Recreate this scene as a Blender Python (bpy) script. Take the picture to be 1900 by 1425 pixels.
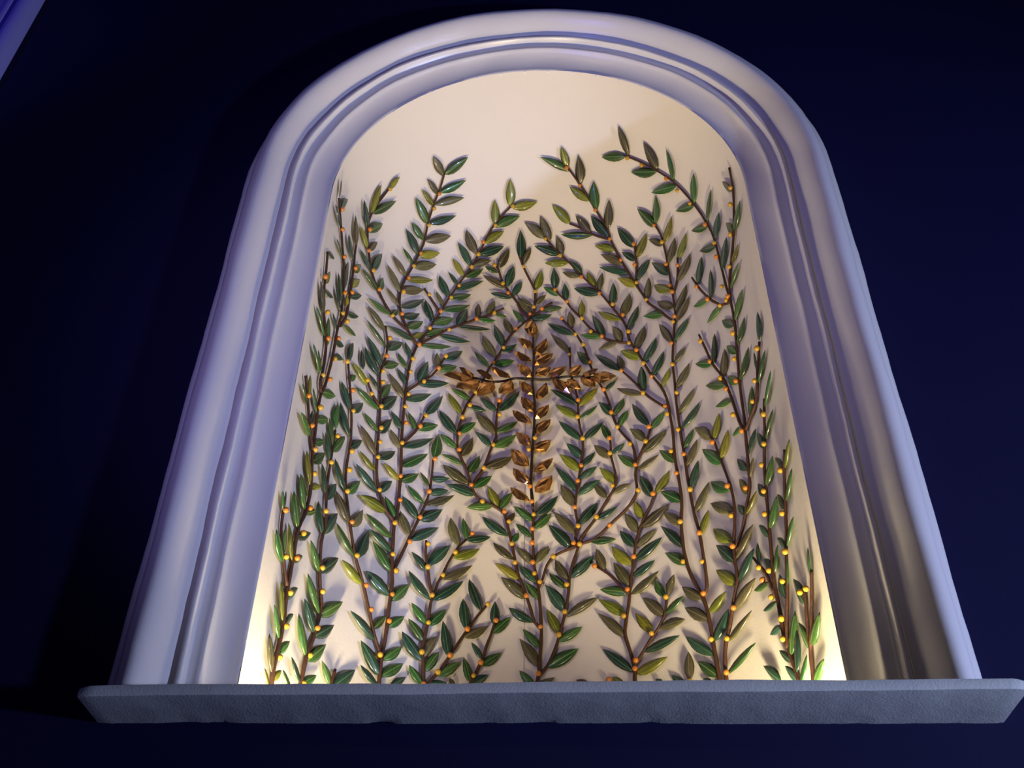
import bpy, bmesh, math, random
from mathutils import Vector, Matrix
random.seed(7)
scene = bpy.context.scene
for o in list(bpy.data.objects):
    bpy.data.objects.remove(o, do_unlink=True)
COL = scene.collection

# ------------------------------------------------------------------ camera
ZL = 2.557                       # height of the ledge line above the floor
CAM = Vector((0.0368, -2.2784, ZL - 0.9568))
YAW, PIT, ROL, FPX = -0.0476, 0.7056, 0.0158, 1968.5
fwd = Vector((math.sin(YAW)*math.cos(PIT), math.cos(YAW)*math.cos(PIT), math.sin(PIT)))
r0 = Vector((math.cos(YAW), -math.sin(YAW), 0)); u0 = r0.cross(fwd)
RGT = math.cos(ROL)*r0 + math.sin(ROL)*u0
UPV = -math.sin(ROL)*r0 + math.cos(ROL)*u0
cd = bpy.data.cameras.new('camera'); cam = bpy.data.objects.new('camera', cd); COL.objects.link(cam)
cd.sensor_fit = 'HORIZONTAL'; cd.sensor_width = 36; cd.lens = FPX/1900*36
cd.clip_start = 0.05; cd.clip_end = 100
cam.matrix_world = Matrix(((RGT.x, UPV.x, -fwd.x, CAM.x), (RGT.y, UPV.y, -fwd.y, CAM.y),
                           (RGT.z, UPV.z, -fwd.z, CAM.z), (0, 0, 0, 1)))
scene.camera = cam

# ------------------------------------------------------------------ world and lights
w = bpy.data.worlds.new('world'); scene.world = w; w.use_nodes = True
bg = w.node_tree.nodes['Background']
bg.inputs[0].default_value = (0.16, 0.13, 0.55, 1); bg.inputs[1].default_value = 0.05

def lamp(name, kind, loc, target, color, power, size=0.3, **kw):
    l = bpy.data.lights.new(name, kind); l.color = color; l.energy = power
    if kind == 'AREA': l.shape = 'DISK'; l.size = size
    else: l.shadow_soft_size = size
    for k, v in kw.items(): setattr(l, k, v)
    o = bpy.data.objects.new(name, l); COL.objects.link(o); o.location = loc
    o.rotation_euler = (Vector(target) - Vector(loc)).to_track_quat('-Z', 'Y').to_euler()
    return o
MID = (0, 0.1, ZL + 1.3); H0 = ZL + 1.9345
# church spotlights standing in the room, plus an added fill on the pilaster
lamp('hall_spot_pale_blue', 'SPOT', (3.35, -1.55, ZL - 0.6), MID, (0.50, 0.58, 1.0), 380, 0.10, spot_size=1.7, spot_blend=0.8)
lamp('hall_spot_violet', 'SPOT', (-1.3, -2.9, ZL - 0.15), (-0.1, 0.1, ZL + 1.6), (0.12, 0.11, 1.0), 110, 0.12, spot_size=0.95, spot_blend=1.0)
lamp('pilaster_violet_fill', 'SPOT', (-3.6, -2.2, ZL + 0.8), (-2.3, 0, ZL + 2.9), (0.13, 0.11, 1.0), 90, 0.12, spot_size=0.5, spot_blend=0.9)  # added fill light, put in to brighten the violet of the pilaster
lamp('hall_spot_warm', 'SPOT', (-0.9, -4.3, ZL + 1.5), MID, (1.0, 0.80, 0.46), 86, 0.10, spot_size=0.72, spot_blend=0.9)
# warm uplights tucked behind the ledge in the two corners of the niche
for sx, pw in ((-1, 100), (1, 106)):
    lamp('niche_uplight', 'SPOT', (sx*0.60, 0.16, ZL - 0.24), (sx*0.36, 0.22, H0 + 0.2), (1.0, 0.81, 0.48), pw*1.12, 0.075,
         spot_size=1.62, spot_blend=1.0)
scene.view_settings.view_transform = 'Standard'
scene.view_settings.look = 'None'
scene.view_settings.exposure = 0.10
scene.view_settings.gamma = 1.0
scene.view_settings.use_curve_mapping = False

# ------------------------------------------------------------------ materials
def mat(name, color, rough=0.6, spec=0.5, metal=0.0, coat=0.0):
    m = bpy.data.materials.new(name); m.use_nodes = True
    b = m.node_tree.nodes['Principled BSDF']
    b.inputs['Base Color'].default_value = (*color, 1); b.inputs['Roughness'].default_value = rough
    b.inputs['Specular IOR Level'].default_value = spec; b.inputs['Metallic'].default_value = metal
    b.inputs['Coat Weight'].default_value = coat
    return m
def nodes(m): return m.node_tree.nodes, m.node_tree.links, m.node_tree.nodes['Principled BSDF']
def plaster(name, c1, c2, rough, scale, bump, spec=0.3):
    m = mat(name, c1, rough, spec); N, L, b = nodes(m)
    tc = N.new('ShaderNodeTexCoord')
    n1 = N.new('ShaderNodeTexNoise'); n1.inputs['Scale'].default_value = scale; n1.inputs['Detail'].default_value = 6
    n2 = N.new('ShaderNodeTexNoise'); n2.inputs['Scale'].default_value = scale*22; n2.inputs['Detail'].default_value = 4
    L.new(tc.outputs['Object'], n1.inputs['Vector']); L.new(tc.outputs['Object'], n2.inputs['Vector'])
    mx = N.new('ShaderNodeMix'); mx.data_type = 'RGBA'
    mx.inputs['A'].default_value = (*c1, 1); mx.inputs['B'].default_value = (*c2, 1)
    L.new(n1.outputs['Fac'], mx.inputs['Factor']); L.new(mx.outputs['Result'], b.inputs['Base Color'])
    ad = N.new('ShaderNodeMath'); ad.operation = 'MULTIPLY_ADD'; ad.inputs[1].default_value = 0.25
    L.new(n2.outputs['Fac'], ad.inputs[0]); L.new(n1.outputs['Fac'], ad.inputs[2])
    bp = N.new('ShaderNodeBump'); bp.inputs['Strength'].default_value = bump; bp.inputs['Distance'].default_value = 0.01
    L.new(ad.outputs[0], bp.inputs['Height']); L.new(bp.outputs['Normal'], b.inputs['Normal'])
    return m
M_WALL = plaster('navy_wall_paint', (0.0038, 0.0038, 0.034), (0.0046, 0.0046, 0.041), 0.75, 3, 0.15, 0.2)
M_NICHE = plaster('cream_niche_plaster', (0.70, 0.655, 0.575), (0.74, 0.69, 0.61), 0.7, 4, 0.12)
M_FRAME = plaster('white_moulding_paint', (0.70, 0.69, 0.67), (0.75, 0.74, 0.72), 0.32, 5, 0.10, 0.9)
M_LEDGE = plaster('white_ledge_paint', (0.53, 0.56, 0.51), (0.60, 0.63, 0.58), 0.65, 9, 0.35)
M_PIL = plaster('pilaster_paint', (0.40, 0.36, 0.76), (0.44, 0.40, 0.80), 0.6, 6, 0.2)
M_SEAM = mat('seam_dark', (0.28, 0.24, 0.21), 0.9)

def leaf_mat(name, c, rib, rough):
    m = mat(name, c, rough, 0.5, 0, 0.35); N, L, b = nodes(m)
    b.inputs['Coat Roughness'].default_value = 0.06
    oi = N.new('ShaderNodeObjectInfo'); tc = N.new('ShaderNodeTexCoord')
    hs = N.new('ShaderNodeHueSaturation'); hs.inputs['Color'].default_value = (*c, 1)
    mr = N.new('ShaderNodeMapRange'); mr.inputs['To Min'].default_value = 0.62; mr.inputs['To Max'].default_value = 1.35
    L.new(oi.outputs['Random'], mr.inputs['Value']); L.new(mr.outputs['Result'], hs.inputs['Value'])
    m2 = N.new('ShaderNodeMath'); m2.operation = 'MULTIPLY_ADD'; m2.inputs[1].default_value = 7.31; m2.inputs[2].default_value = 0
    fr = N.new('ShaderNodeMath'); fr.operation = 'FRACT'
    L.new(oi.outputs['Random'], m2.inputs[0]); L.new(m2.outputs[0], fr.inputs[0])
    mh = N.new('ShaderNodeMapRange'); mh.inputs['To Min'].default_value = 0.475; mh.inputs['To Max'].default_value = 0.525
    L.new(fr.outputs[0], mh.inputs['Value']); L.new(mh.outputs['Result'], hs.inputs['Hue'])
    # mottling of the glaze
    nz = N.new('ShaderNodeTexNoise'); nz.inputs['Scale'].default_value = 6; nz.inputs['Detail'].default_value = 3
    L.new(tc.outputs['Object'], nz.inputs['Vector'])
    mx0 = N.new('ShaderNodeMix'); mx0.data_type = 'RGBA'; mx0.blend_type = 'MULTIPLY'
    rmp = N.new('ShaderNodeMapRange'); rmp.inputs['From Min'].default_value = 0.3; rmp.inputs['From Max'].default_value = 0.7
    rmp.inputs['To Min'].default_value = 0.65; rmp.inputs['To Max'].default_value = 1.25
    L.new(nz.outputs['Fac'], rmp.inputs['Value'])
    mx0.inputs['Factor'].default_value = 1; L.new(hs.outputs['Color'], mx0.inputs['A']); L.new(rmp.outputs['Result'], mx0.inputs['B'])
    # pale midrib: thin painted line along the leaf's own axis
    sp = N.new('ShaderNodeSeparateXYZ'); L.new(tc.outputs['Object'], sp.inputs[0])
    ab = N.new('ShaderNodeMath'); ab.operation = 'ABSOLUTE'; L.new(sp.outputs['X'], ab.inputs[0])
    mrib = N.new('ShaderNodeMapRange'); mrib.inputs['From Min'].default_value = 0.012; mrib.inputs['From Max'].default_value = 0.05
    mrib.inputs['To Min'].default_value = 0.75; mrib.inputs['To Max'].default_value = 0.0
    L.new(ab.outputs[0], mrib.inputs['Value'])
    mx = N.new('ShaderNodeMix'); mx.data_type = 'RGBA'; mx.inputs['B'].default_value = (*rib, 1)
    L.new(mrib.outputs['Result'], mx.inputs['Factor']); L.new(mx0.outputs['Result'], mx.inputs['A'])
    L.new(mx.outputs['Result'], b.inputs['Base Color'])
    return m
LM = {'D': leaf_mat('leaf_dark_teal_glaze', (0.016, 0.048, 0.028), (0.10, 0.19, 0.10), 0.32),
      'G': leaf_mat('leaf_green_glaze', (0.030, 0.090, 0.020), (0.19, 0.29, 0.08), 0.32),
      'Y': leaf_mat('leaf_lime_glaze', (0.150, 0.165, 0.012), (0.36, 0.36, 0.07), 0.34),
      'O': leaf_mat('leaf_olive_glaze', (0.078, 0.072, 0.030), (0.20, 0.18, 0.09), 0.36)}
M_STEM = plaster('stem_brown', (0.050, 0.022, 0.014), (0.080, 0.034, 0.020), 0.5, 60, 0.4)
M_CSTEM = mat('cross_stem_dark', (0.020, 0.010, 0.007), 0.4)
M_BY = mat('berry_yellow', (0.50, 0.29, 0.02), 0.30, 0.5, 0, 0.3)
M_BO = mat('berry_orange', (0.52, 0.18, 0.02), 0.30, 0.5, 0, 0.3)
def gold_mat():
    m = mat('amber_gold_glass', (0.80, 0.40, 0.12), 0.15, 0.8, 0.94, 0.4); N, L, b = nodes(m)
    tc = N.new('ShaderNodeTexCoord'); nz = N.new('ShaderNodeTexNoise'); nz.inputs['Scale'].default_value = 3; nz.inputs['Detail'].default_value = 2
    hs = N.new('ShaderNodeHueSaturation'); hs.inputs['Color'].default_value = (0.80, 0.40, 0.12, 1)
    L.new(tc.outputs['Object'], nz.inputs['Vector'])
    mr = N.new('ShaderNodeMapRange'); mr.inputs['From Min'].default_value = .3; mr.inputs['From Max'].default_value = .7
    mr.inputs['To Min'].default_value = 0.45; mr.inputs['To Max'].default_value = 1.15
    L.new(nz.outputs['Fac'], mr.inputs['Value']); L.new(mr.outputs['Result'], hs.inputs['Value']); L.new(hs.outputs['Color'], b.inputs['Base Color'])
    return m
M_GOLD = gold_mat()

# ------------------------------------------------------------------ helpers
def tag(o, label, cat=None, kind=None, group=None):
    o['label'] = label
    if cat: o['category'] = cat
    if kind: o['kind'] = kind
    if group: o['group'] = group
    return o
def meshobj(name, verts, faces, m, parent=None, smooth=True):
    me = bpy.data.meshes.new(name); me.from_pydata([tuple(v) for v in verts], [], faces)
    bm = bmesh.new(); bm.from_mesh(me); bmesh.ops.recalc_face_normals(bm, faces=bm.faces); bm.to_mesh(me); bm.free()
    me.materials.append(m)
    if smooth: me.polygons.foreach_set('use_smooth', [True]*len(me.polygons))
    me.update()
    o = bpy.data.objects.new(name, me); COL.objects.link(o)
    if parent: o.parent = parent
    return o

# ------------------------------------------------------------------ the setting
H = ZL + 1.9345                   # springing of the arch
RN, YN = 0.7135, 0.0718           # niche radius, plane of its rim
ZB = ZL - 0.30                    # niche floor, sunk behind the ledge
def wob(a, b=0.0):                # hand-made unevenness of the plaster
    return 0.0016*math.sin(a*3.1+b) + 0.0008*math.sin(a*7.7+1.3+2*b) + 0.0004*math.sin(a*23.0+b*3)
# path around the arch: (x direction, z, s)
def arch_path(n_leg=40, n_arc=72, z0=ZL+0.02):
    P = []
    for i in range(n_leg): P.append((-1.0, 0.0, z0 + (H-z0)*i/n_leg))
    for i in range(n_arc+1):
        t = math.pi - math.pi*i/n_arc; P.append((math.cos(t), math.sin(t), H))
    for i in range(1, n_leg+1): P.append((1.0, 0.0, H - (H-z0)*i/n_leg))
    return P
PATH = arch_path()
prof = [(1.002, 0.05), (1.000, 0.014), (0.998, 0.006), (0.993, 0.001), (0.979, -0.010), (0.976, -0.010), (0.974, -0.014)]
# big bolection roll: steep outer quarter, rounded crest, long inner slope
prof += [(0.970, -0.028), (0.964, -0.040), (0.955, -0.050), (0.945, -0.0570), (0.935, -0.0605), (0.926, -0.0615), (0.917, -0.0590), (0.907, -0.0520),
         (0.897, -0.0410), (0.887, -0.0265), (0.878, -0.011), (0.870, 0.003)]
prof += [(0.8585, 0.010), (0.855, 0.020), (0.849, 0.022), (0.8465, 0.008), (0.844, 0.002), (0.8345, 0.002), (0.8325, 0.006), (0.830, 0.026),
         (0.826, 0.030), (0.806, 0.027), (0.797, 0.026), (0.793, 0.029)]
for i in range(1, 10):            # cove down to the rim of the niche
    t = math.pi/2*i/9; prof.append((0.793 - 0.0795*(1-math.cos(t))**0.75, 0.029 + 0.043*math.sin(t)))
prof += [(0.7135, 0.085)]
V, F = [], []; n = len(prof)
for k, (cx, cz, zz) in enumerate(PATH):
    for j, (r, y) in enumerate(prof):
        e = wob(k*0.12, j*0.16) if 0 < j < n-2 else 0
        V.append(((r+e)*cx, y + wob(k*0.1+2, j*0.2)*0.7, zz + (r+e)*cz))
for k in range(len(PATH)-1):
    for j in range(n-1):
        a = k*n+j; F.append((a, a+1, a+n+1, a+n))
fr = meshobj('trim_1', V, F, M_FRAME)
tag(fr, 'white plaster arched moulding with round outer roll framing the niche', 'moulding', 'structure')

# niche shell: half cylinder with a quarter-sphere head
V, F = [], []; NA = 64
rows = [ZB + (H-ZB)*i/24 for i in range(25)]
for z in rows:
    for i in range(NA+1):
        t = math.pi*i/NA; V.append((-RN*math.cos(t), YN + RN*math.sin(t), z))
ND = 24
for q in range(1, ND):
    p = math.pi/2*q/ND
    for i in range(NA+1):
        t = math.pi*i/NA
        V.append((-RN*math.cos(t)*math.cos(p), YN + RN*math.sin(t)*math.cos(p), H + RN*math.sin(p)))
nr = len(rows) + ND - 1
for a in range(nr-1):
    for i in range(NA):
        k = a*(NA+1)+i; F.append((k, k+1, k+NA+2, k+NA+1))
top = len(V); V.append((0, YN, H+RN))
for i in range(NA):
    k = (nr-1)*(NA+1)+i; F.append((k, k+1, top))
c0 = len(V); V.append((0, YN, ZB))
for i in range(NA): F.append((i+1, i, c0))
ni = meshobj('wall_niche', V, F, M_NICHE)
tag(ni, 'cream plaster apse-shaped niche with half-dome head', 'niche', 'structure')
# fine joints in the plaster (hairline, proud of nothing, a shallow dark groove strip)
def strip(name, pts, wdir, wid, parent):
    V, F = [], []
    for p in pts: V += [p - wdir*wid, p + wdir*wid]
    for i in range(len(pts)-1): F.append((2*i, 2*i+1, 2*i+3, 2*i+2))
    return meshobj(name, V, F, M_SEAM, parent)
sx0 = -0.058; sy = YN + math.sqrt((RN-0.0012)**2 - sx0**2)
strip('plaster_joint', [Vector((sx0, sy, ZB + 0.05 + (H+0.12-ZB-0.05)*i/30)) if True else 0 for i in range(31)], Vector((1, 0, 0)), 0.0007, ni)
zj = ZL + 1.055
strip('plaster_joint', [Vector((-0.10+0.03*i, YN + math.sqrt((RN-0.0012)**2-(-0.10+0.03*i)**2), zj)) for i in range(9)], Vector((0, 0, 1)), 0.0006, ni)

# back wall with the arched opening (hidden edge lies under the moulding)
V, F = [], []
XW, ZT = 6.0, 8.0
HP = arch_path(20, 48, 0.0)
for (cx, cz, zz) in HP: V.append((0.93*cx, 0.03, zz + 0.93*cz))
m = len(HP)
for (cx, cz, zz) in HP:
    d = Vector((cx, cz)); k = zz + 0.93*cz
    if cz <= 0.0: q = (XW*cx, 0.03, zz)
    else:
        s = min(XW/abs(cx) if abs(cx) > 1e-6 else 1e9, (ZT-zz)/cz); q = (s*cx, 0.03, zz + s*cz)
    V.append(q)
for i in range(m-1): F.append((i, i+1, m+i+1, m+i))
b0 = len(V)
# corner fill triangles at the top corners
V += [(-XW, 0.03, ZT), (XW, 0.03, ZT)]
for i in range(m-1):
    a, b = V[m+i], V[m+i+1]
    if a[2] < ZT-1e-6 <= b[2]+1e-9 and b[2] >= ZT-1e-6: F.append((m+i, m+i+1, b0))
    if b[2] < ZT-1e-6 and a[2] >= ZT-1e-6: F.append((m+i, m+i+1, b0+1))
b1 = len(V)
V += [(-0.93, 0.03, 0), (0.93, 0.03, 0), (0.93, 0.03, ZL+0.02), (-0.93, 0.03, ZL+0.02)]
F.append((b1, b1+1, b1+2, b1+3))
wl = meshobj('wall_back', V, F, M_WALL, smooth=False)
tag(wl, 'deep navy blue painted wall around and below the niche', 'wall', 'structure')

# ledge below the niche: rounded front corners, chipped lower edge
def ledge():
    V, F = [], []; NX = 150
    x0, x1 = -1.008, 1.026
    zt, zbm = ZL + 0.041, ZL + 0.014
    for i in range(NX+1):
        u = i/NX; x = x0 + (x1-x0)*u
        yf = -0.112 - 0.034*u
        ed = max(0.0, 1 - min(u, 1-u)*NX/1.6)          # soft ends
        zt2 = zt - 0.004*ed + wob(x*2.0)*0.7 - 0.009*u; zb2 = zbm + wob(x*2.4, 1)*0.6 + 0.002*ed - 0.009*u
        yf2 = yf + 0.006*ed + wob(x*1.7, 2)*0.5
        chip = 0.006*max(0, math.sin(x*31)+math.sin(x*53+1)+math.sin(x*17+2)-0.9) + 0.003*random.random()
        ring = [(x, 0.05, zt2), (x, yf2+0.006, zt2), (x, yf2+0.0015, zt2-0.0015), (x, yf2, zt2-0.006), (x, yf2, zb2+0.004), (x, yf2+0.0015, zb2+0.001),
                (x, yf2+0.005, zb2), (x, -0.03, zb2), (x, 0.016-chip, zb2 - 0.001), (x, 0.05, zb2 - 0.001 + chip*0.7)]
        V += ring
    n = 10
    for i in range(NX):
        for j in range(n):
            a = i*n+j; b = i*n+(j+1) % n; F.append((a, b, b+n, a+n))
    F.append(tuple(range(n))); F.append(tuple(range(NX*n, NX*n+n)))
    return meshobj('trim_2', V, F, M_LEDGE)
lg = ledge(); md = lg.modifiers.new('s', 'EDGE_SPLIT'); md.split_angle = math.radians(35)
tag(lg, 'white painted plaster ledge with chipped lower edge under the niche', 'ledge', 'structure')

# pilaster on the same wall, beyond the dark stretch of wall
V, F = [], []
pp = [(-2.095, 0.04), (-2.095, -0.010), (-2.100, -0.020), (-2.112, -0.032), (-2.132, -0.038), (-2.152, -0.034), (-2.164, -0.024), (-2.170, -0.012),
      (-2.176, -0.012), (-2.180, -0.030), (-2.190, -0.034), (-2.205, -0.030), (-2.215, -0.026), (-2.75, -0.026), (-2.75, 0.04)]
for z in (0.0, 2.0, 4.0, 8.0):
    for (x, y) in pp: V.append((x, y, z))
for a in range(3):
    for j in range(len(pp)-1):
        k = a*len(pp)+j; F.append((k, k+1, k+len(pp)+1, k+len(pp)))
pl = meshobj('trim_3', V, F, M_PIL)
md = pl.modifiers.new('s', 'EDGE_SPLIT'); md.split_angle = math.radians(40)
tag(pl, 'violet-lit vertical pilaster with rounded edge moulding on the navy wall', 'pilaster', 'structure')

# ------------------------------------------------------------------ traced decoration
def onwall(px, py, h):
    """point on the niche surface, h in front of it, seen in the direction of a pixel"""
    d = (px-950)*RGT + (712.5-py)*UPV + FPX*fwd; d.normalize()
    R = RN - h; o = CAM - Vector((0, YN, 0))
    a = d.x*d.x + d.y*d.y; b = o.x*d.x + o.y*d.y; c = o.x*o.x + o.y*o.y - R*R
    disc = b*b - a*c
    if disc < 0: t = -b/a
    else: t = (-b + math.sqrt(disc))/a
    p = CAM + t*d
    if p.z > H:
        o2 = CAM - Vector((0, YN, H)); b = o2.dot(d); c = o2.dot(o2) - R*R; disc = b*b - c
        if disc > 0: p = CAM + (-b + math.sqrt(disc))*d
    if p.y < YN + 0.02: p.y = YN + 0.02
    return p
def normal(p):
    c = Vector((0, YN, min(p.z, H) if p.z <= H else H)); return (c - p).normalized()

K2, K1, K3 = 480/1900, 320/1900, 200/1900
CROPS = {'A': (440, 200, K2), 'B': (860, 200, K2), 'C': (1140, 200, K2), 'D': (540, 480, K1), 'E': (800, 480, K1), 'F': (1060, 480, K1),
         'G': (1260, 540, K1), 'H': (1060, 680, K1), 'I': (800, 680, K1), 'J': (540, 680, K1), 'K': (480, 880, K1), 'L': (740, 880, K1),
         'N': (1000, 880, K1), 'O': (1260, 900, K1), 'P': (1260, 740, K1), 'Q': (440, 1060, K1), 'M': (700, 1060, K1), 'R': (960, 1060, K1),
         'S': (1220, 1060, K1), 'T': (800, 560, K3), 'U': (980, 560, K3), 'V': (800, 640, K3), 'W': (980, 640, K3), 'X': (900, 700, K3), 'Z': (900, 800, K3)}

# stems, photo pixels, root first; one list per plant
PLANTS = [
 ('tall many-stemmed branch hugging the niche rim on the side of the violet pilaster',
  ['503,1285 504,1268 507,1242 514,1212 524,1164 529,1127 532,1099 534,1087 542,1045 549,1001 554,979 564,957 573,927 577,897 578,874 580,840 585,798 589,761 596,730 603,715 614,674 621,640 626,611 632,590 635,564 638,522 637,480 634,440 631,395 629,367',
   '596,730 594,711 600,682 605,640 602,598 600,564 602,530 605,505 608,468', '632,605 641,590 649,547 656,497 659,465 661,452',
   '532,1087 529,1065 524,1015 522,981 526,947', '580,838 576,806 573,772 570,730 567,697']),
 ('slender single-stemmed branch next to the rim branch on the side of the violet pilaster',
  ['556,1285 558,1269 568,1220 583,1178 590,1152 596,1124 594,1094 593,1065 596,1006 604,974 605,930 608,890 612,865 617,831 622,798']),
 ('tiny sprout with a bare dark stub just above the ledge on the pilaster side', ['611,1285 614,1269 622,1242']),
 ('largest many-forked branch filling the niche wall between the violet pilaster and the cross',
  ['701,1285 703,1269 708,1220 716,1178 724,1110 728,1077 727,1060 728,1028 732,969 738,947 741,912 744,874 745,823 747,790 749,764 753,722 757,697 761,674 772,645 776,640 793,615 816,581 831,556 850,529 882,483 905,437 921,412 947,384',
   '708,1220 694,1178 687,1144 676,1094 670,1070 660,1037 653,998 648,964 643,922 641,890 644,857 650,823 652,781 650,730 647,690 646,675',
   '728,1062 740,1040 756,1006 780,956 797,912 804,852', '732,969 727,962 716,947 706,922 699,884 700,840 704,781 706,730 705,694 715,665 719,637 715,605',
   '702,752 690,730 681,706', '776,640 781,637 809,623 833,610 845,606 881,593 909,583 935,572',
   '774,640 757,613 744,581 741,557 747,528 767,492 786,452 794,415 806,377 816,352 825,321',
   '757,613 730,588 708,552 690,506 684,465 682,427 689,397 705,372 723,349', '816,579 800,555 787,535', '745,826 756,815 776,794 788,770', '754,726 776,712 801,697 811,686 826,662']),
 ('low bushy forked branch at the ledge beneath the cross arm nearest the pilaster',
  ['786,1285 786,1269 785,1228 782,1208 789,1178 795,1149 799,1119 803,1107 807,1099 812,1082 822,1065 831,1045 843,1026 854,1011 865,1001',
   '803,1107 797,1082 794,1057 790,1031 791,1003', '788,1284 794,1269 818,1242 835,1216 863,1174 885,1144 904,1122']),
 ('short slanting sprig with orange tip berry between low bushy branch and central branch', ['870,1285 873,1269 882,1250 894,1225 902,1200 912,1174 919,1152']),
 ('central branch rooted right beneath the gold cross with stems spreading behind its arms',
  ['994,1285 996,1269 1000,1249 1001,1228 1004,1186 1004,1161 1002,1127 998,1085 991,1048 989,1015 988,981 990,951 989,940',
   '1003,1166 992,1154 985,1132 978,1110 971,1090 960,1062 954,1031 947,998 940,969 935,952 922,942 902,932 888,925 876,907 867,874 855,848 849,828 850,798 857,774 866,751 881,730 892,714 903,692 914,674 926,657 935,640 945,625 962,608 982,591 999,579 1015,566 1025,561',
   '876,907 881,892 898,867 905,848 913,828 920,812 920,790 922,771 925,745',
   '999,1256 1015,1237 1029,1208 1037,1183 1044,1156 1049,1134 1055,1100 1056,1077 1062,1048 1072,1018 1074,1010 1067,998 1072,974 1067,944 1069,922 1075,880 1081,840 1081,815 1074,781 1072,747 1068,724 1060,697 1058,680 1057,645',
   '1074,1008 1078,998 1104,964 1115,947 1130,922 1142,900 1141,874 1134,848 1133,823 1131,811',
   '1074,1010 1081,1008 1101,1001 1118,988 1131,974 1160,947 1175,927 1182,910 1179,880 1181,862 1178,846 1174,826 1161,811 1146,793 1136,769 1131,751 1122,727 1110,708 1096,680 1085,648 1076,631 1068,618 1053,603 1042,591',
   '1181,862 1186,848 1195,828 1203,808 1207,792', '1072,1012 1050,1021 1029,1031 1015,1048 1007,1074 1001,1090',
   '988,586 991,575 993,547 993,539 982,517 972,497 961,468', '982,590 968,579 960,562 952,551 940,535 930,517 925,500 918,490']),
 ('Y-forked branch with a big lime leaf at its foot, next to the central branch',
  ['1178,1285 1178,1267 1177,1238 1169,1208 1160,1178 1162,1151 1167,1119 1170,1085 1176,1040 1180,1006 1187,981 1197,956 1207,937 1215,914',
   '1177,1234 1186,1222 1196,1205 1213,1178 1228,1154 1235,1132 1238,1106', '1168,1101 1158,1096 1145,1080 1128,1064 1106,1051']),
 ('very tall branch with two parallel dark stems beside the cross arm farthest from the pilaster',
  ['1338,1285 1336,1264 1329,1225 1324,1195 1318,1161 1311,1127 1304,1108 1293,1087 1280,1062 1271,1031 1266,998 1264,964 1265,930 1260,892 1252,848 1249,806 1244,774 1237,739 1226,717 1208,695 1188,662 1168,631 1161,604 1147,584 1127,559 1110,540 1086,518 1059,490 1034,467 1012,442',
   '1235,756 1215,744 1195,729 1178,710 1154,688', '1166,636 1151,635 1127,630 1110,620 1094,608 1078,590 1059,571 1049,557 1036,545 1029,537',
   '1304,1108 1311,1094 1311,1074 1305,1031 1298,989 1289,956 1281,916 1275,882 1269,840 1262,798 1255,747 1251,700 1248,674 1249,640 1251,606 1253,581 1248,545 1241,503 1234,465 1226,435 1215,418',
   '1250,541 1257,516 1257,478', '1253,597 1242,591 1220,574 1203,562 1197,553 1177,523 1151,481 1133,445 1128,427 1108,394 1082,351 1057,316 1051,309',
   '1180,523 1181,490 1177,452', '1132,445 1100,435 1075,422 1057,415']),
 ('tall branch whose long arching tip reaches highest into the niche dome',
  ['1349,1285 1348,1265 1345,1220 1348,1188 1353,1168 1358,1136 1365,1094 1369,1077 1364,1043 1361,1010 1363,976 1363,942 1357,908 1346,875 1334,844 1326,821 1319,811',
   '1362,1018 1366,1013 1378,980 1386,934 1391,904 1388,858 1385,824 1383,799 1381,776 1373,717 1368,658 1363,599 1355,557 1349,538 1339,498 1324,440 1307,407 1284,374 1254,341 1223,319 1190,301 1155,287',
   '1382,798 1374,787 1367,768 1355,732 1341,700 1322,675 1310,649 1297,621', '1354,552 1354,520 1355,503 1360,452 1362,402 1360,351 1353,311',
   '1355,560 1338,566 1323,559 1301,539 1284,515', '1384,798 1391,779 1401,750 1406,717 1405,691 1408,658 1409,634']),
 ('upright branch with two reddish stems near the niche rim farthest from the pilaster',
  ['1488,1285 1482,1262 1474,1237 1464,1208 1454,1178 1450,1154 1444,1119 1438,1092 1433,1043 1429,1001 1426,960 1421,908 1418,858 1419,807 1418,774 1418,740',
   '1436,1099 1422,1065 1408,1048 1398,1035', '1462,1204 1460,1180 1460,1139 1461,1099 1459,1028 1459,984 1457,930 1455,875 1456,834']),
 ('short orange-brown sprig in the brightly lit ledge corner farthest from the pilaster',
  ['1512,1285 1510,1264 1506,1228 1504,1203 1506,1161 1506,1110 1506,1057', '1504,1200 1501,1191 1497,1144 1493,1095']),
 ('tiny sprout of one orange berry and lime leaf tips behind the ledge', ['1130,1285 1129,1262']),
 ('sprout with one upright olive leaf over a yellow berry at the ledge', ['1279,1285 1281,1264']),
]
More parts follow.
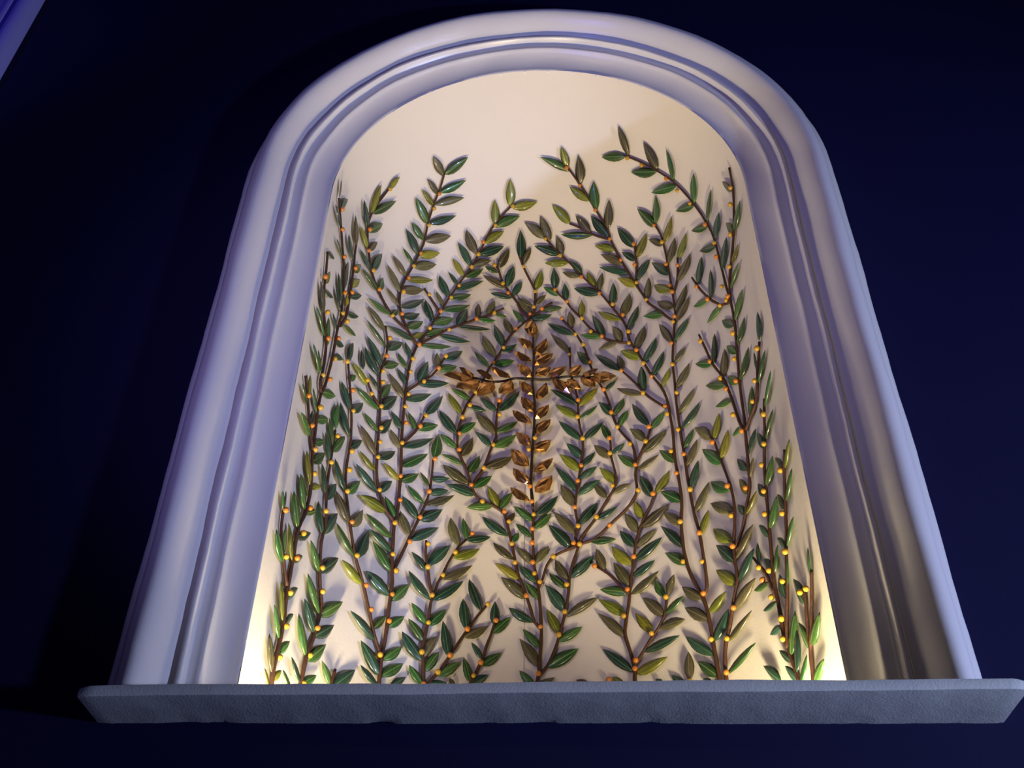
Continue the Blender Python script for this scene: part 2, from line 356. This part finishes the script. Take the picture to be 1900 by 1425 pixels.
LEAVES = {
'A': '755,655,765,525O 780,735,812,672D 745,880,712,665D 765,1100,730,960G 830,1130,818,925D 872,1020,868,785O 672,1052,714,1113D 655,1290,682,1200Y 610,1425,605,1250G 650,1340,705,1395D 862,1205,908,1150Y 848,1320,902,1260Y 838,1392,915,1380D 740,1430,740,1210D 805,1340,815,1130D 975,790,1060,560Y 1120,605,1195,505Y 1000,780,1170,682G 965,890,930,675D 985,915,1070,850G 950,1040,905,865Y 975,1045,1032,985O 980,1205,900,1040D 990,1190,1065,1070D 1020,1350,915,1180G 1040,1340,1070,1245G 1510,500,1440,355O 1530,490,1698,360G 1470,635,1395,520O 1505,630,1685,530G 1440,718,1358,600Y 1465,720,1670,660O 1390,850,1310,660G 1425,855,1612,790D 1360,970,1280,840G 1395,980,1572,940O 1325,1080,1238,888D 1355,1095,1490,1065Y 1290,1150,1218,1030G 1310,1175,1465,1150O 1240,1240,1145,1085O 1270,1275,1440,1265Y 1190,1360,1100,1150O 1235,1340,1370,1335O 1760,1080,1680,895O 1715,1165,1620,985D 1665,1240,1585,1105Y 1615,1300,1550,1205D 1560,1395,1485,1230D 1690,1255,1810,1180G 1620,1355,1810,1270D 1580,1410,1720,1370G',
'B': '345,710,342,520Y 375,735,545,690Y 235,860,230,675Y 240,890,415,795G 165,1005,298,905Y 125,1085,298,1018D 80,1170,205,1120O 415,1110,418,895D 445,1150,495,1025O 525,1340,575,1190Y 265,1170,335,1030O 245,1215,155,1160G 290,1330,140,1230O 320,1315,370,1160D 365,1380,430,1275D 340,1410,195,1360D 585,970,445,840O 640,980,562,795O 700,1085,520,1015D 725,1090,680,940O 765,1145,595,1140Y 880,1220,780,1120D 850,1255,725,1205O 970,1310,905,1205Y 1000,1350,1020,1210O 985,1385,810,1325D 675,1330,660,1175D 690,1390,585,1315G 760,1410,740,1290D 765,440,715,285Y 770,475,560,360G 865,560,840,345O 910,695,778,580Y 985,755,955,540G 1065,885,1068,675O 1065,950,935,790D 940,910,825,790O 780,850,650,712Y 945,950,715,930G 1095,1055,960,1015Y 1155,1160,1005,1075O 1195,1225,995,1170D 1245,1125,1160,1060D 1250,1030,1130,880D 1275,1100,1345,920Y 1280,1275,1370,1110D 1250,1325,1130,1250Y 1350,1400,1360,1245O 1400,880,1275,740G 1420,855,1410,640G 1460,1010,1358,965O 1475,995,1530,795Y 1505,1155,1555,950O 1505,1230,1380,1135D 1520,1345,1398,1300Y 1580,1110,1638,915Y 1590,1280,1668,1065O 1220,345,1135,130O 1190,365,1012,362G 1435,435,1320,250O 1420,475,1228,472G 1545,540,1490,305G 1545,590,1378,625G 1705,700,1690,480G 1690,725,1557,760G 1800,840,1820,595G 1790,880,1672,905G 1865,965,1878,765D 1855,1020,1732,1055D 1735,1295,1750,1090D 1820,1405,1815,1185D',
'C': '860,610,792,540O 890,915,925,680G 870,920,820,845G 865,1150,908,1000Y 800,1195,825,945D 870,1330,915,1135G',
'D': '335,610,318,215O 380,265,440,140Y 380,345,465,420D 340,860,275,520G 430,960,412,640G 490,790,455,590D 255,1260,240,930G 310,1250,295,1000G 600,530,612,390Y 530,600,495,310D 628,600,745,640D 595,740,715,855G 510,920,582,965D 485,1075,572,1110D 625,1110,685,925D 652,1345,718,1290G 1035,800,845,520O 1035,980,825,670G 985,1180,835,850D 960,1300,810,970D 790,1225,773,1000D 1075,1010,1230,925D 1035,1200,1190,1160G 835,1400,675,1140Y 965,1460,850,1260D 1330,905,1050,735D 1085,630,850,430G 1115,610,1180,560G 1180,530,1045,315O 1225,540,1470,445D 1240,640,1420,605D 1290,755,1455,690G 1345,860,1460,810Y 1320,1110,1255,915D 1280,1225,1175,1035G 1270,1390,1165,1205D 1230,1540,1075,1260O 1550,690,1480,450D 1570,720,1790,655G 1490,845,1680,770G 1425,975,1770,970G 1385,1340,1510,1130D 1420,1410,1740,1370D 1600,1200,1610,1035O 1710,1120,1890,1015D 1640,1235,1830,1185G 1670,520,1600,360O',
'E': '300,365,585,245D 230,460,445,395G 140,580,430,510G 280,730,400,550D 290,760,655,780D 95,860,435,915D 500,640,525,495O 610,610,700,460O 530,680,715,680G 710,620,835,640G 390,210,580,105G 735,150,600,85G 820,340,570,180O 840,310,905,75D 900,400,1005,245D 940,505,645,380D 1090,520,950,425O 1085,605,955,470O 1025,710,895,555G 890,830,800,650O 1180,510,1265,400O 1230,580,1450,540G 1110,690,1335,615D 780,970,690,725D 700,1080,565,845O 810,1040,945,940D 625,1190,475,1020G 720,1185,920,1120G 1650,640,1655,455Y 1550,760,1515,580O 1560,860,1280,710D 1510,1040,1315,825O 1740,1170,1605,1020G',
'F': '290,420,25,320D 270,300,185,150Y 330,390,340,170O 470,500,460,265D 610,610,645,380O 550,680,290,580Y 650,780,740,520D 370,850,230,620D 320,880,105,840G 550,910,450,740O 510,930,295,1000O 1150,590,1275,280O 1170,680,1300,420O 1110,545,945,470O 1010,625,790,635G 1155,920,1300,650D 1110,930,965,720O 1150,1160,1265,970O 715,1000,810,740O 805,1140,940,865D 740,1110,540,1015Y 895,1290,1020,1020D 990,1420,1090,1200Y 1170,1425,1305,1145O 830,1440,770,1185D 510,1240,260,1050D 555,1210,510,1060O 1490,470,1345,530G 1665,545,1495,715G 1775,740,1660,680D 1590,1150,1580,820D 1690,1290,1690,990O 1550,1160,1365,1160G 1815,1040,1710,960G 1820,690,1890,330G 1840,1370,1725,1290G',
'G': '665,590,725,280G 690,980,770,610G 885,530,865,225D 855,880,825,670D 875,1030,955,640G 960,1290,1015,870G 790,1400,805,1040G 870,1390,890,1290D 585,1200,400,1280G 490,1050,290,1045G',
'H': '375,260,495,150D 110,440,290,240Y 110,565,290,430G 150,810,350,610D 430,550,300,390D 480,530,585,345G 520,670,630,480G 400,810,335,630G 410,1020,250,865O 460,960,590,835D 460,1290,310,1110Y 470,1420,660,1290O 350,1425,250,1290O 780,345,500,240O 860,660,670,410D 890,690,1030,490G 800,810,640,685O 810,960,1055,690O 690,1110,505,970G 750,1140,965,970O 870,1430,755,1200D 930,1400,1085,1140Y 1130,1060,965,920G 1205,510,1360,240O 1235,690,1420,390D 1260,900,1350,680G 1290,1100,1390,800O 1330,1350,1400,1030D 1545,800,1355,675O 1590,790,1630,510Y 1665,1010,1730,690Y 1635,1080,1440,910G 1720,1370,1535,1270G 1850,690,1775,770G 95,1240,285,1100D 110,1100,265,940D 90,1425,320,1250D',
'I': '1600,420,1310,250D 1600,565,1365,420Y 1640,815,1405,600D 1620,1150,1410,965Y 1650,1000,1490,845D 1580,1360,1370,1100D 405,350,220,240G 325,530,185,290Y 415,450,610,490D 720,495,545,345D 780,500,975,270D 690,740,495,505O 735,720,955,605G 660,885,485,715D 710,900,940,750G 270,750,90,480D 330,740,495,615G 285,905,105,740G 340,985,460,780O 325,1090,105,965G 405,1170,535,980G 410,1310,130,1080O 620,1130,905,990O 480,1340,670,1205G 460,1430,165,1300D',
'J': '205,370,212,90Y 150,420,105,130G 190,760,105,500G 270,520,240,230G 235,640,235,480D 205,1330,170,920Y 145,1420,100,1180G 235,1340,328,1320Y 252,1050,375,950G 272,840,372,820G 295,590,412,580G 365,285,490,330G 495,700,515,410G 440,870,420,560G 410,1030,375,720D 475,930,595,770G 355,1400,335,1060D 400,1470,500,1290D 600,1400,480,1010D 645,490,555,160D 635,790,540,390D 690,500,795,400D 680,900,785,815D 640,1390,765,1255G 965,480,710,220G 1010,330,1100,190G 1020,460,1170,325D 955,720,805,510G 1000,730,1110,580D 925,990,760,640O 990,1010,1150,935D 920,1160,755,930Y 945,1410,715,1070D 985,1390,1115,1260D 1215,700,1100,490D 1195,910,1095,690O 1280,370,1550,300D 1490,530,1675,320D 1370,700,1290,500G 1415,720,1620,645G 1240,890,1570,790D 1235,1100,1510,960G 1160,1250,1020,1060Y 1220,1260,1410,1180G 1580,1000,1625,740G 1505,1330,1420,1160G 1530,1400,1735,1365D 1560,1240,1750,1230D',
'K': '255,400,225,70G 285,370,300,180D 240,980,190,600G 285,880,290,590G 355,960,325,530Y 415,600,385,180G 485,400,460,20G 540,440,632,405G 465,690,575,645D 405,975,485,900D 695,670,655,290D 745,670,870,430D 650,1080,570,720G 690,1080,880,920D 985,550,850,180O 1020,580,1150,390O 1040,915,850,530G 1100,920,1210,610D 1120,1220,915,940Y 1390,420,1105,230Y 1490,480,1390,240G 1455,700,1180,430G 1455,860,1205,600D 1420,1080,1250,730G 1430,1340,1180,1060D 1490,1400,1660,1210G 1730,480,1580,240D 1660,690,1555,400O 1815,320,1640,120G',
'L': '310,350,615,230O 250,515,485,385D 150,745,440,585D 290,1080,135,850D 330,1010,565,785D 330,1385,105,1060D 390,1395,715,1175D 605,930,895,820Y 490,1180,815,1000O 660,800,570,475O 740,700,705,480G 745,735,1015,690D 1090,370,975,130Y 1120,380,1250,200G 1030,360,740,370G 1200,690,915,465D 1235,520,1275,420O 1265,745,1320,640G 1240,950,1035,750O 1305,1165,1055,975Y 1380,1380,1120,1130O 1450,515,1265,350G 1510,470,1755,235D 1505,600,1685,430G 1445,700,1290,540G 1455,990,1295,800O 1510,990,1655,790O 1500,1200,1325,1000D 1530,1390,1385,1180G',
'N': '380,360,240,110O 720,310,610,130O 450,560,645,310D 640,510,865,350D 385,660,155,410O 345,790,105,555D 575,770,855,715G 1140,490,1050,290Y 1155,600,1435,320O 1085,640,945,430O 1045,800,890,620D 1100,800,1290,605O 1070,950,1360,690D 1020,1000,800,795Y 1065,1125,1280,945D 1040,1330,1325,1060O 975,1230,820,970O 730,1050,630,820O 970,1320,670,1270G 1555,300,1335,190G 1560,555,1370,420O 1580,810,1340,570D 1610,1000,1385,865G 1785,1380,1575,1240O 1740,410,1880,80O 1800,690,1870,390Y 310,1170,180,940O 350,1150,610,890D 285,1260,110,1085G 1370,1360,1275,1160G 1430,1340,1490,1100O',
'O': '590,290,345,200O 580,620,375,480Y 600,850,405,660D 620,1090,405,935Y 720,320,645,215D 765,330,860,60Y 650,820,820,430O 670,1080,830,690D 630,1390,845,1020O 345,1400,520,1165Y 980,570,880,440D 1020,480,1080,110G 1020,920,935,810D 1065,980,1090,650G 890,890,865,630D 965,1090,825,1165G 1055,1290,925,1390D 1160,1260,1105,980D 1190,1140,1190,780G 1230,1120,1248,770G 1150,270,1085,100G 1165,690,1080,580D 1210,690,1265,340G 1355,1320,1260,1030D 1440,1020,1420,680G',
'P': '800,620,850,320D 740,790,640,660D 790,880,825,640O 745,1050,665,880Y 975,460,1040,110G 920,550,865,370D 975,960,1035,620G 940,1080,870,930D 1145,770,1060,650D 1175,770,1220,440Y 1205,1130,1250,760G',
'Q': '490,560,480,90Y 425,740,405,360G 370,1130,350,680O 300,1290,300,1060Y 565,315,668,180D 540,600,620,470D 460,905,580,770G 410,1205,490,1090Y 890,470,775,20G 935,480,1165,335G 840,680,740,300D 880,720,1070,590D 745,940,675,460G 800,990,980,800G 680,1230,595,940D 590,1300,500,1080G 730,1240,875,1145G 1005,1260,930,980G 1090,1290,1300,1085D 1495,770,1240,430D 1550,1150,1360,760D 1540,1260,1355,1030D 1515,630,1640,490G 1670,620,1845,495G 1625,980,1820,820G 1610,1165,1830,1015G 1680,1270,1860,1165D',
'M': '530,580,375,345G 590,600,760,415G 500,770,340,520G 530,950,655,715O 475,1000,270,660D 530,1110,680,885G 500,1260,350,1030G 680,1170,920,990G 770,940,720,540D 980,650,945,300D 980,750,1225,600O 1140,440,1010,85D 1250,580,1295,325D 1290,690,1470,500G 1140,960,1035,780D 1160,1050,1375,890G 1020,1230,950,945G 1050,1270,1230,1140D 610,1265,770,1232D 855,1275,795,1175O 1700,580,1445,400D 1770,840,1600,635G 1760,1060,1565,740O 1710,1260,1565,1090G',
'R': '240,1260,415,1170O 500,450,305,145D 560,520,895,285O 440,690,320,415Y 470,785,715,610G 330,1075,675,850G 790,1260,645,1195O 1190,1260,1040,1160Y 1160,490,890,310Y 1175,740,885,460O 1270,1115,940,855D 1330,1130,1660,940Y 1400,900,1795,705D 1440,650,1300,460Y 1570,640,1855,530O 1590,480,1380,290O 1645,480,1840,270G 1590,1270,1520,1185D 1810,1270,1695,1140D',
'S': '340,1190,340,885O 590,1260,505,1175D 545,540,300,400O 620,935,305,715D 660,1165,440,990G 650,770,785,410D 790,780,1045,425O 795,1135,1090,780G 1355,600,1240,700D 1460,1010,1340,870D 1370,1220,1165,1040D 1510,1225,1405,1040D 1475,930,1520,430G 1560,1120,1535,630D 1600,1230,1650,910G 1660,860,1555,560G 1690,820,1795,440G 1750,1210,1840,960G',
}
BERRIES = {
'A': '1125,598Y 772,745O 775,893O 790,1093O 793,1358O 845,1355O 648,1240O 870,1178O 975,893O 968,1048O 1000,1195Y 1045,1333O 1485,632O 1448,740Y 1408,862Y 1350,1067O 1298,1160Y 1260,1248O 1222,1350Y 1772,1075Y 1722,1168Y 1630,1305Y 1572,1392Y 1808,985O 1412,1370Y',
'B': '362,723Y 235,863Y 228,1155Y 440,1165Y 290,1288Y 328,1358O 525,1348Y 602,962Y 710,1085Y 865,1242O 997,1362O 672,1335O 757,440O 853,570O 967,752O 1075,963O 1155,1117O 1250,1000O 1257,1153O 1270,1283Y 1343,1408Y 1398,863O 1458,985Y 1487,1147O 1572,1155O 1517,1305O 1532,1350O 1203,370Y 1308,422Y 1487,520O 1567,607Y 1663,702Y 1773,857O 1842,993Y 1857,1093O 1710,1313O 1792,1405O',
'C': '853,587Y 850,710Y 852,930Y 843,1167Y 788,1312Y 833,1385O',
'D': '405,588Y 413,878O 525,878O 572,600Y 620,690Y 485,1105Y 355,1280Y 432,1328O 622,1130Y 1120,625Y 1225,605O 1650,578O 1530,763Y 1742,780Y 1412,945O 1090,875Y 1055,1070O 1018,1235Y 1015,1360Y 842,1337Y 1345,1100Y 1318,1245Y 1705,1070Y 1627,1205O 1465,1350Y',
'E': '500,662O 697,595Y 1130,530Y 1088,607O 1220,548O 933,768O 797,978Y 687,1143O 1497,470O 1660,655Y 1440,655O 1590,830Y 1675,945Y 1755,1138O 1523,1057Y 1758,800Y',
'F': '455,500Y 568,617O 630,800Y 635,927Y 717,1005O 793,1150Y 885,1295O 550,1230O 337,852O 1137,633O 1120,693Y 1103,928O 1113,1163Y 1637,515Y 1707,458Y 1780,820Y 1793,1103Y 1812,1345O 1423,907Y 1525,1130O 1643,1313Y',
'G': '858,632Y 833,988Y 810,1215Y 930,1357Y 593,1362Y 515,1077O',
'H': '357,250O 440,503O 507,663Y 645,850Y 705,1080O 735,1360Y 900,1398O 855,662O 820,822Y 418,787O 425,953Y 452,1310Y 75,367O 68,553Y 125,790Y 110,1087O 70,1257O 790,290Y 1033,437O 1055,520Y 1160,285Y 1175,692Y 1097,930Y 1157,1172O 1237,962O 1307,1352Y 1553,833O 1718,1313O 1877,708O',
'I': '490,278Y 427,422Y 347,557Y 312,735O 310,913O 443,1302O 580,1115Y 685,860Y 753,528Y 750,372O',
'J': '195,320O 235,648O 270,912Y 262,1180Y 325,450Y 515,765Y 447,1053Y 683,262O 687,487Y 673,932Y 645,1138Y 623,1372Y 890,297Y 995,437Y 995,675Y 983,830Y 960,995Y 977,1357Y 1295,303Y 1260,440Y 1270,620O 1225,840Y 1208,1205O 1485,540Y 1425,655O 1587,1017O 1523,1375O',
'K': '300,393O 570,370O 497,648Y 305,905Y 427,920O 350,1303Y 745,403Y 705,1028Y 708,1290Y 1030,523O 1085,893Y 1187,1222O 1503,533Y 1560,280O 1482,878Y 1515,1060Y 1473,1320O 1780,470O 1665,740O',
'L': '325,765Y 322,1018Y 370,1330Y 625,857Y 487,1108Y 810,650O 920,298Y 1165,407O 1212,518Y 1245,763Y 1280,970Y 1405,1335O 1485,440Y 1470,597O 1468,753O 1475,967O 1493,1090Y 1553,1183Y',
'N': '395,360O 430,567Y 380,755O 447,768Y 633,468Y 778,560O 1093,173Y 1258,212O 157,905Y 305,1213Y 612,1010O 973,1265O 1042,905O 1397,1350Y 1555,520Y 1585,960Y 1765,643O 1795,960Y 1810,1310O',
'O': '730,30O 570,335Y 587,672O 597,1350O 875,908Y 990,940Y 920,1045O 1017,1235Y 930,65Y 940,318Y 1133,310Y 1167,733Y 1137,1057Y 1330,1180Y 1397,1140Y',
'P': '365,477O 525,955O 933,495Y 907,727Y 1115,785Y',
'Q': '540,603Y 470,947Y 887,623O 805,925Y 735,1235Y 1482,420O 1578,918Y 1677,545O',
'M': '565,563Y 492,888Y 510,1240O 670,1110Y 803,925O 995,635O 1218,360Y 1310,540O 1142,1003O 1062,1148Y 1797,610O 1775,1125O',
'R': '520,443Y 455,698Y 1005,1195O 1293,1070O 1303,978O 1170,490Y 1475,682Y',
'S': '360,1215Y 590,748Y 763,740Y 757,1113O 832,398O 1380,745Y 1365,520Y',
}
CROSS_STEMS = ['989,944 988,930 985,900 986,870 988,830 991,790 992,747 988,712 989,690 990,665 989,625',
               '988,704 956,702 935,707 909,708 884,702 862,700', '988,704 1019,704 1049,699 1086,699 1100,700']
CROSS_LEAVES = {'T': '1800,640,1770,305 1780,830,1520,640 1770,1050,1450,870 1770,1330,1520,1080',
 'U': '120,960,325,640 110,1120,445,910 130,1300,400,1150 340,1330,690,1140 720,1320,945,1110 960,1300,1240,1180 1130,1310,1560,1310',
 'W': '430,600,735,860 690,600,930,780 920,590,1190,740',
 'V': '1400,580,1040,390 1090,620,790,440 760,580,490,390 740,600,210,530 870,650,420,750 1120,670,815,910 1430,630,1190,860',
 'X': '840,310,600,60 850,610,640,340 830,820,480,580 800,1210,545,960 920,400,1080,90 880,740,1130,480 890,1010,1160,740 850,1300,1170,1100',
 'Z': '780,620,460,310 810,940,490,650 790,1230,440,990 850,720,1205,470 880,1080,1185,770'}
CROSS_BERRIES = {'X': '880,1065Y 770,1270Y', 'Z': '790,970O 825,1235O'}

def px(crop, x, y): c = CROPS[crop]; return (c[0] + x*c[2], c[1] + y*c[2])
def parse_poly(s): return [tuple(float(q) for q in p.split(',')) for p in s.split()]
def catmull(P, step=9.0):
    out = []; n = len(P)
    for i in range(n-1):
        p0, p1, p2, p3 = P[max(i-1, 0)], P[i], P[i+1], P[min(i+2, n-1)]
        k = max(1, int(math.dist(p1, p2)/step))
        for j in range(k):
            t = j/k
            out.append(tuple(0.5*(2*p1[a] + (p2[a]-p0[a])*t + (2*p0[a]-5*p1[a]+4*p2[a]-p3[a])*t*t + (-p0[a]+3*p1[a]-3*p2[a]+p3[a])*t**3) for a in (0, 1)))
    out.append(P[-1]); return out
def tube(name, pts, ra, rb, base, m, parent, sides=7):
    V, F = [], []; n = len(pts)
    for i, p in enumerate(pts):
        t = (pts[min(i+1, n-1)] - pts[max(i-1, 0)]).normalized(); nr = normal(p); s = t.cross(nr).normalized(); nr = s.cross(t)
        r = ra + (rb-ra)*i/max(1, n-1); r *= 1 + 0.07*math.sin(i*1.7+len(name)*n)
        for k in range(sides):
            a = 2*math.pi*k/sides; V.append(p + r*(math.cos(a)*s + math.sin(a)*nr) - base)
    for i in range(n-1):
        for k in range(sides):
            a = i*sides+k; b = i*sides+(k+1) % sides; F.append((a, b, b+sides, a+sides))
    F.append(tuple(range(sides))); F.append(tuple(range((n-1)*sides, n*sides)))
    return meshobj(name, V, F, m, parent)

# leaf blanks: length 1 along +Y, full width 1, thickness in Z; ridged along the midrib
def leaf_mesh(name, m, shape, facet=False):
    ts = [0.0, 0.10, 0.28, 0.48, 0.68, 0.86, 1.0] if not facet else [0.0, 0.16, 0.45, 0.78, 1.0]
    V, F = [], []; st = []
    for t in ts:
        wd = 0.5*(math.sin(math.pi*t**shape[0]))**shape[1] if 0 < t < 1 else 0.0
        sx = shape[2]*math.sin(math.pi*t)
        zc = 0.06*math.sin(math.pi*t)
        if wd < 1e-6:
            st.append([len(V)]); V.append((sx, t, 0.02)); continue
        i = len(V); th = 0.10 if not facet else 0.42
        if not facet: V += [(sx-wd, t, zc*0.2), (sx-wd*0.5, t, zc+th*0.75), (sx, t, zc+th*0.62), (sx+wd*0.5, t, zc+th*0.75), (sx+wd, t, zc*0.2), (sx, t, zc-0.08)]
        else: V += [(sx-wd, t, 0.02), (sx-wd*0.45, t, th*0.62), (sx+wd*0.12, t, th), (sx+wd*0.6, t, th*0.5), (sx+wd, t, 0.02), (sx, t, -0.12)]
        st.append(list(range(i, i+6)))
    for a, b in zip(st, st[1:]):
        if len(a) == 1: F += [(a[0], b[(k+1) % 6], b[k]) for k in range(6)]
        elif len(b) == 1: F += [(a[k], a[(k+1) % 6], b[0]) for k in range(6)]
        else: F += [(a[k], a[(k+1) % 6], b[(k+1) % 6], b[k]) for k in range(6)]
    me = bpy.data.meshes.new(name); me.from_pydata(V, [], F)
    bm = bmesh.new(); bm.from_mesh(me); bmesh.ops.recalc_face_normals(bm, faces=bm.faces); bm.to_mesh(me); bm.free()
    me.materials.append(m); me.polygons.foreach_set('use_smooth', [not facet]*len(me.polygons)); me.update()
    return me
SHAPES = [(0.88, 0.85, 0.0), (0.80, 1.0, 0.10), (0.95, 0.9, -0.10), (0.75, 0.8, 0.05)]
LMESH = {c: [leaf_mesh('leaf', LM[c], s) for s in SHAPES] for c in LM}
GMESH = [leaf_mesh('gold_leaf', M_GOLD, s, True) for s in SHAPES[:3]]
def berry_mesh(m):
    bm = bmesh.new(); bmesh.ops.create_uvsphere(bm, u_segments=8, v_segments=6, radius=1)
    me = bpy.data.meshes.new('berry'); bm.to_mesh(me); bm.free(); me.materials.append(m)
    me.polygons.foreach_set('use_smooth', [True]*len(me.polygons)); return me
BMESH = {'Y': berry_mesh(M_BY), 'O': berry_mesh(M_BO)}

def nearest(p, polys):
    best = (1e9, None, None)
    for i, P in polys:
        for a, b in zip(P, P[1:]):
            dx, dy = b[0]-a[0], b[1]-a[1]; L2 = dx*dx+dy*dy or 1e-9
            t = max(0, min(1, ((p[0]-a[0])*dx + (p[1]-a[1])*dy)/L2)); q = (a[0]+t*dx, a[1]+t*dy); d = math.dist(p, q)
            if d < best[0]: best = (d, i, q)
    return best
def put_leaf(parent, base, me, b, t, hb, ht, wratio, wmin, wmax, roll, name='leaf', zs=1.0):
    pb, pt = onwall(*b, hb), onwall(*t, ht)
    y = pt - pb; L = min(y.length, 0.16); y.normalize()
    nn = normal((pb+pt)/2); x = y.cross(nn).normalized(); z = x.cross(y)
    x, z = x*math.cos(roll) + z*math.sin(roll), z*math.cos(roll) - x*math.sin(roll)
    W = max(wmin, min(wmax, L*wratio))
    if L > 0.125 and name == 'leaf': W = min(W, 0.034)
    o = bpy.data.objects.new(name, me); COL.objects.link(o); o.parent = parent
    M = Matrix(((x.x*W, y.x*L, z.x*W*zs, 0), (x.y*W, y.y*L, z.y*W*zs, 0), (x.z*W, y.z*L, z.z*W*zs, 0), (0, 0, 0, 1)))
    o.matrix_local = Matrix.Translation(pb - base) @ M
    return o

roots, polys = [], []
for i, (label, stems) in enumerate(PLANTS):
    P0 = parse_poly(stems[0]); base = onwall(*P0[0], 0.010)
    e = bpy.data.objects.new('berried_branch', None); COL.objects.link(e); e.location = base; e.empty_display_size = 0.05
    tag(e, label, 'branch', group='berried branches on the niche wall'); roots.append((e, base))
    for k, s in enumerate(stems):
        P = parse_poly(s); polys.append((i, P)); C = catmull(P)
        pts = [onwall(a, b, 0.0105 + 0.0015*math.sin(j*0.23+i+k)) for j, (a, b) in enumerate(C)]
        tube('stem', pts, 0.0066 if k == 0 else 0.0056, 0.0042, base, M_STEM, e)
done = []; far = 0; segs = []
for crop, s in LEAVES.items():
    for q in s.split():
        c = q[-1]; v = [float(a) for a in q[:-1].split(',')]
        b, t = px(crop, v[0], v[1]), px(crop, v[2], v[3]); mid = ((b[0]+t[0])/2, (b[1]+t[1])/2)
        if any(math.dist(mid, d) < 9 for d in done): continue
        done.append(mid)
        d, i, qn = nearest(b, polys)
        if d < 16: b = tuple(b[a] + 0.75*(qn[a]-b[a]) for a in (0, 1))
        else: far += 1
        segs.append((i, [b, t])); e, base = roots[i]
        put_leaf(e, base, random.choice(LMESH[c]), b, t, 0.0095, random.uniform(0.0095, 0.015), 0.38, 0.024, 0.042, random.uniform(-0.22, 0.22))
bd = []
for crop, s in BERRIES.items():
    for q in s.split():
        c = q[-1]; v = [float(a) for a in q[:-1].split(',')]; p = px(crop, *v)
        if any(math.dist(p, d) < 6 for d in bd): continue
        bd.append(p); d, i, qn = nearest(p, polys); e, base = roots[i]
        r = random.uniform(0.0078, 0.0096)
        w3 = onwall(p[0], p[1], 0.0175 if d < 8 else (0.0215 if nearest(p, segs)[0] < 8 else 0.0105))
        o = bpy.data.objects.new('berry', BMESH[c]); COL.objects.link(o); o.parent = e
        o.matrix_local = Matrix.Translation(w3 - base) @ Matrix.Diagonal((r, r, r, 1))
print('leaves', len(done), 'berries', len(bd), 'leaves far from a stem', far)

# gold cross
HB = 0.030
cb = onwall(989, 944, HB)
ce = bpy.data.objects.new('leaf_cross', None); COL.objects.link(ce); ce.location = cb; ce.empty_display_size = 0.05
tag(ce, 'gold cross made of faceted amber leaves on dark stems, fixed over the branches', 'cross')
for k, s in enumerate(CROSS_STEMS):
    C = catmull(parse_poly(s), 7)
    tube('stem', [onwall(a, b, HB) for a, b in C], 0.0062 if k == 0 else 0.0052, 0.0042, cb, M_CSTEM, ce)
for crop, s in CROSS_LEAVES.items():
    for q in s.split():
        v = [float(a) for a in q.split(',')]
        put_leaf(ce, cb, random.choice(GMESH), px(crop, v[0], v[1]), px(crop, v[2], v[3]), HB, HB+random.uniform(0.0, 0.016), 0.56, 0.046, 0.060,
                 random.uniform(-0.3, 0.3), 'gold_leaf', 0.6)
for crop, s in CROSS_BERRIES.items():
    for q in s.split():
        v = [float(a) for a in q[:-1].split(',')]; p = px(crop, *v); r = 0.0085
        o = bpy.data.objects.new('berry', BMESH[q[-1]]); COL.objects.link(o); o.parent = ce
        o.matrix_local = Matrix.Translation(onwall(p[0], p[1], HB+0.007) - cb) @ Matrix.Diagonal((r, r, r, 1))
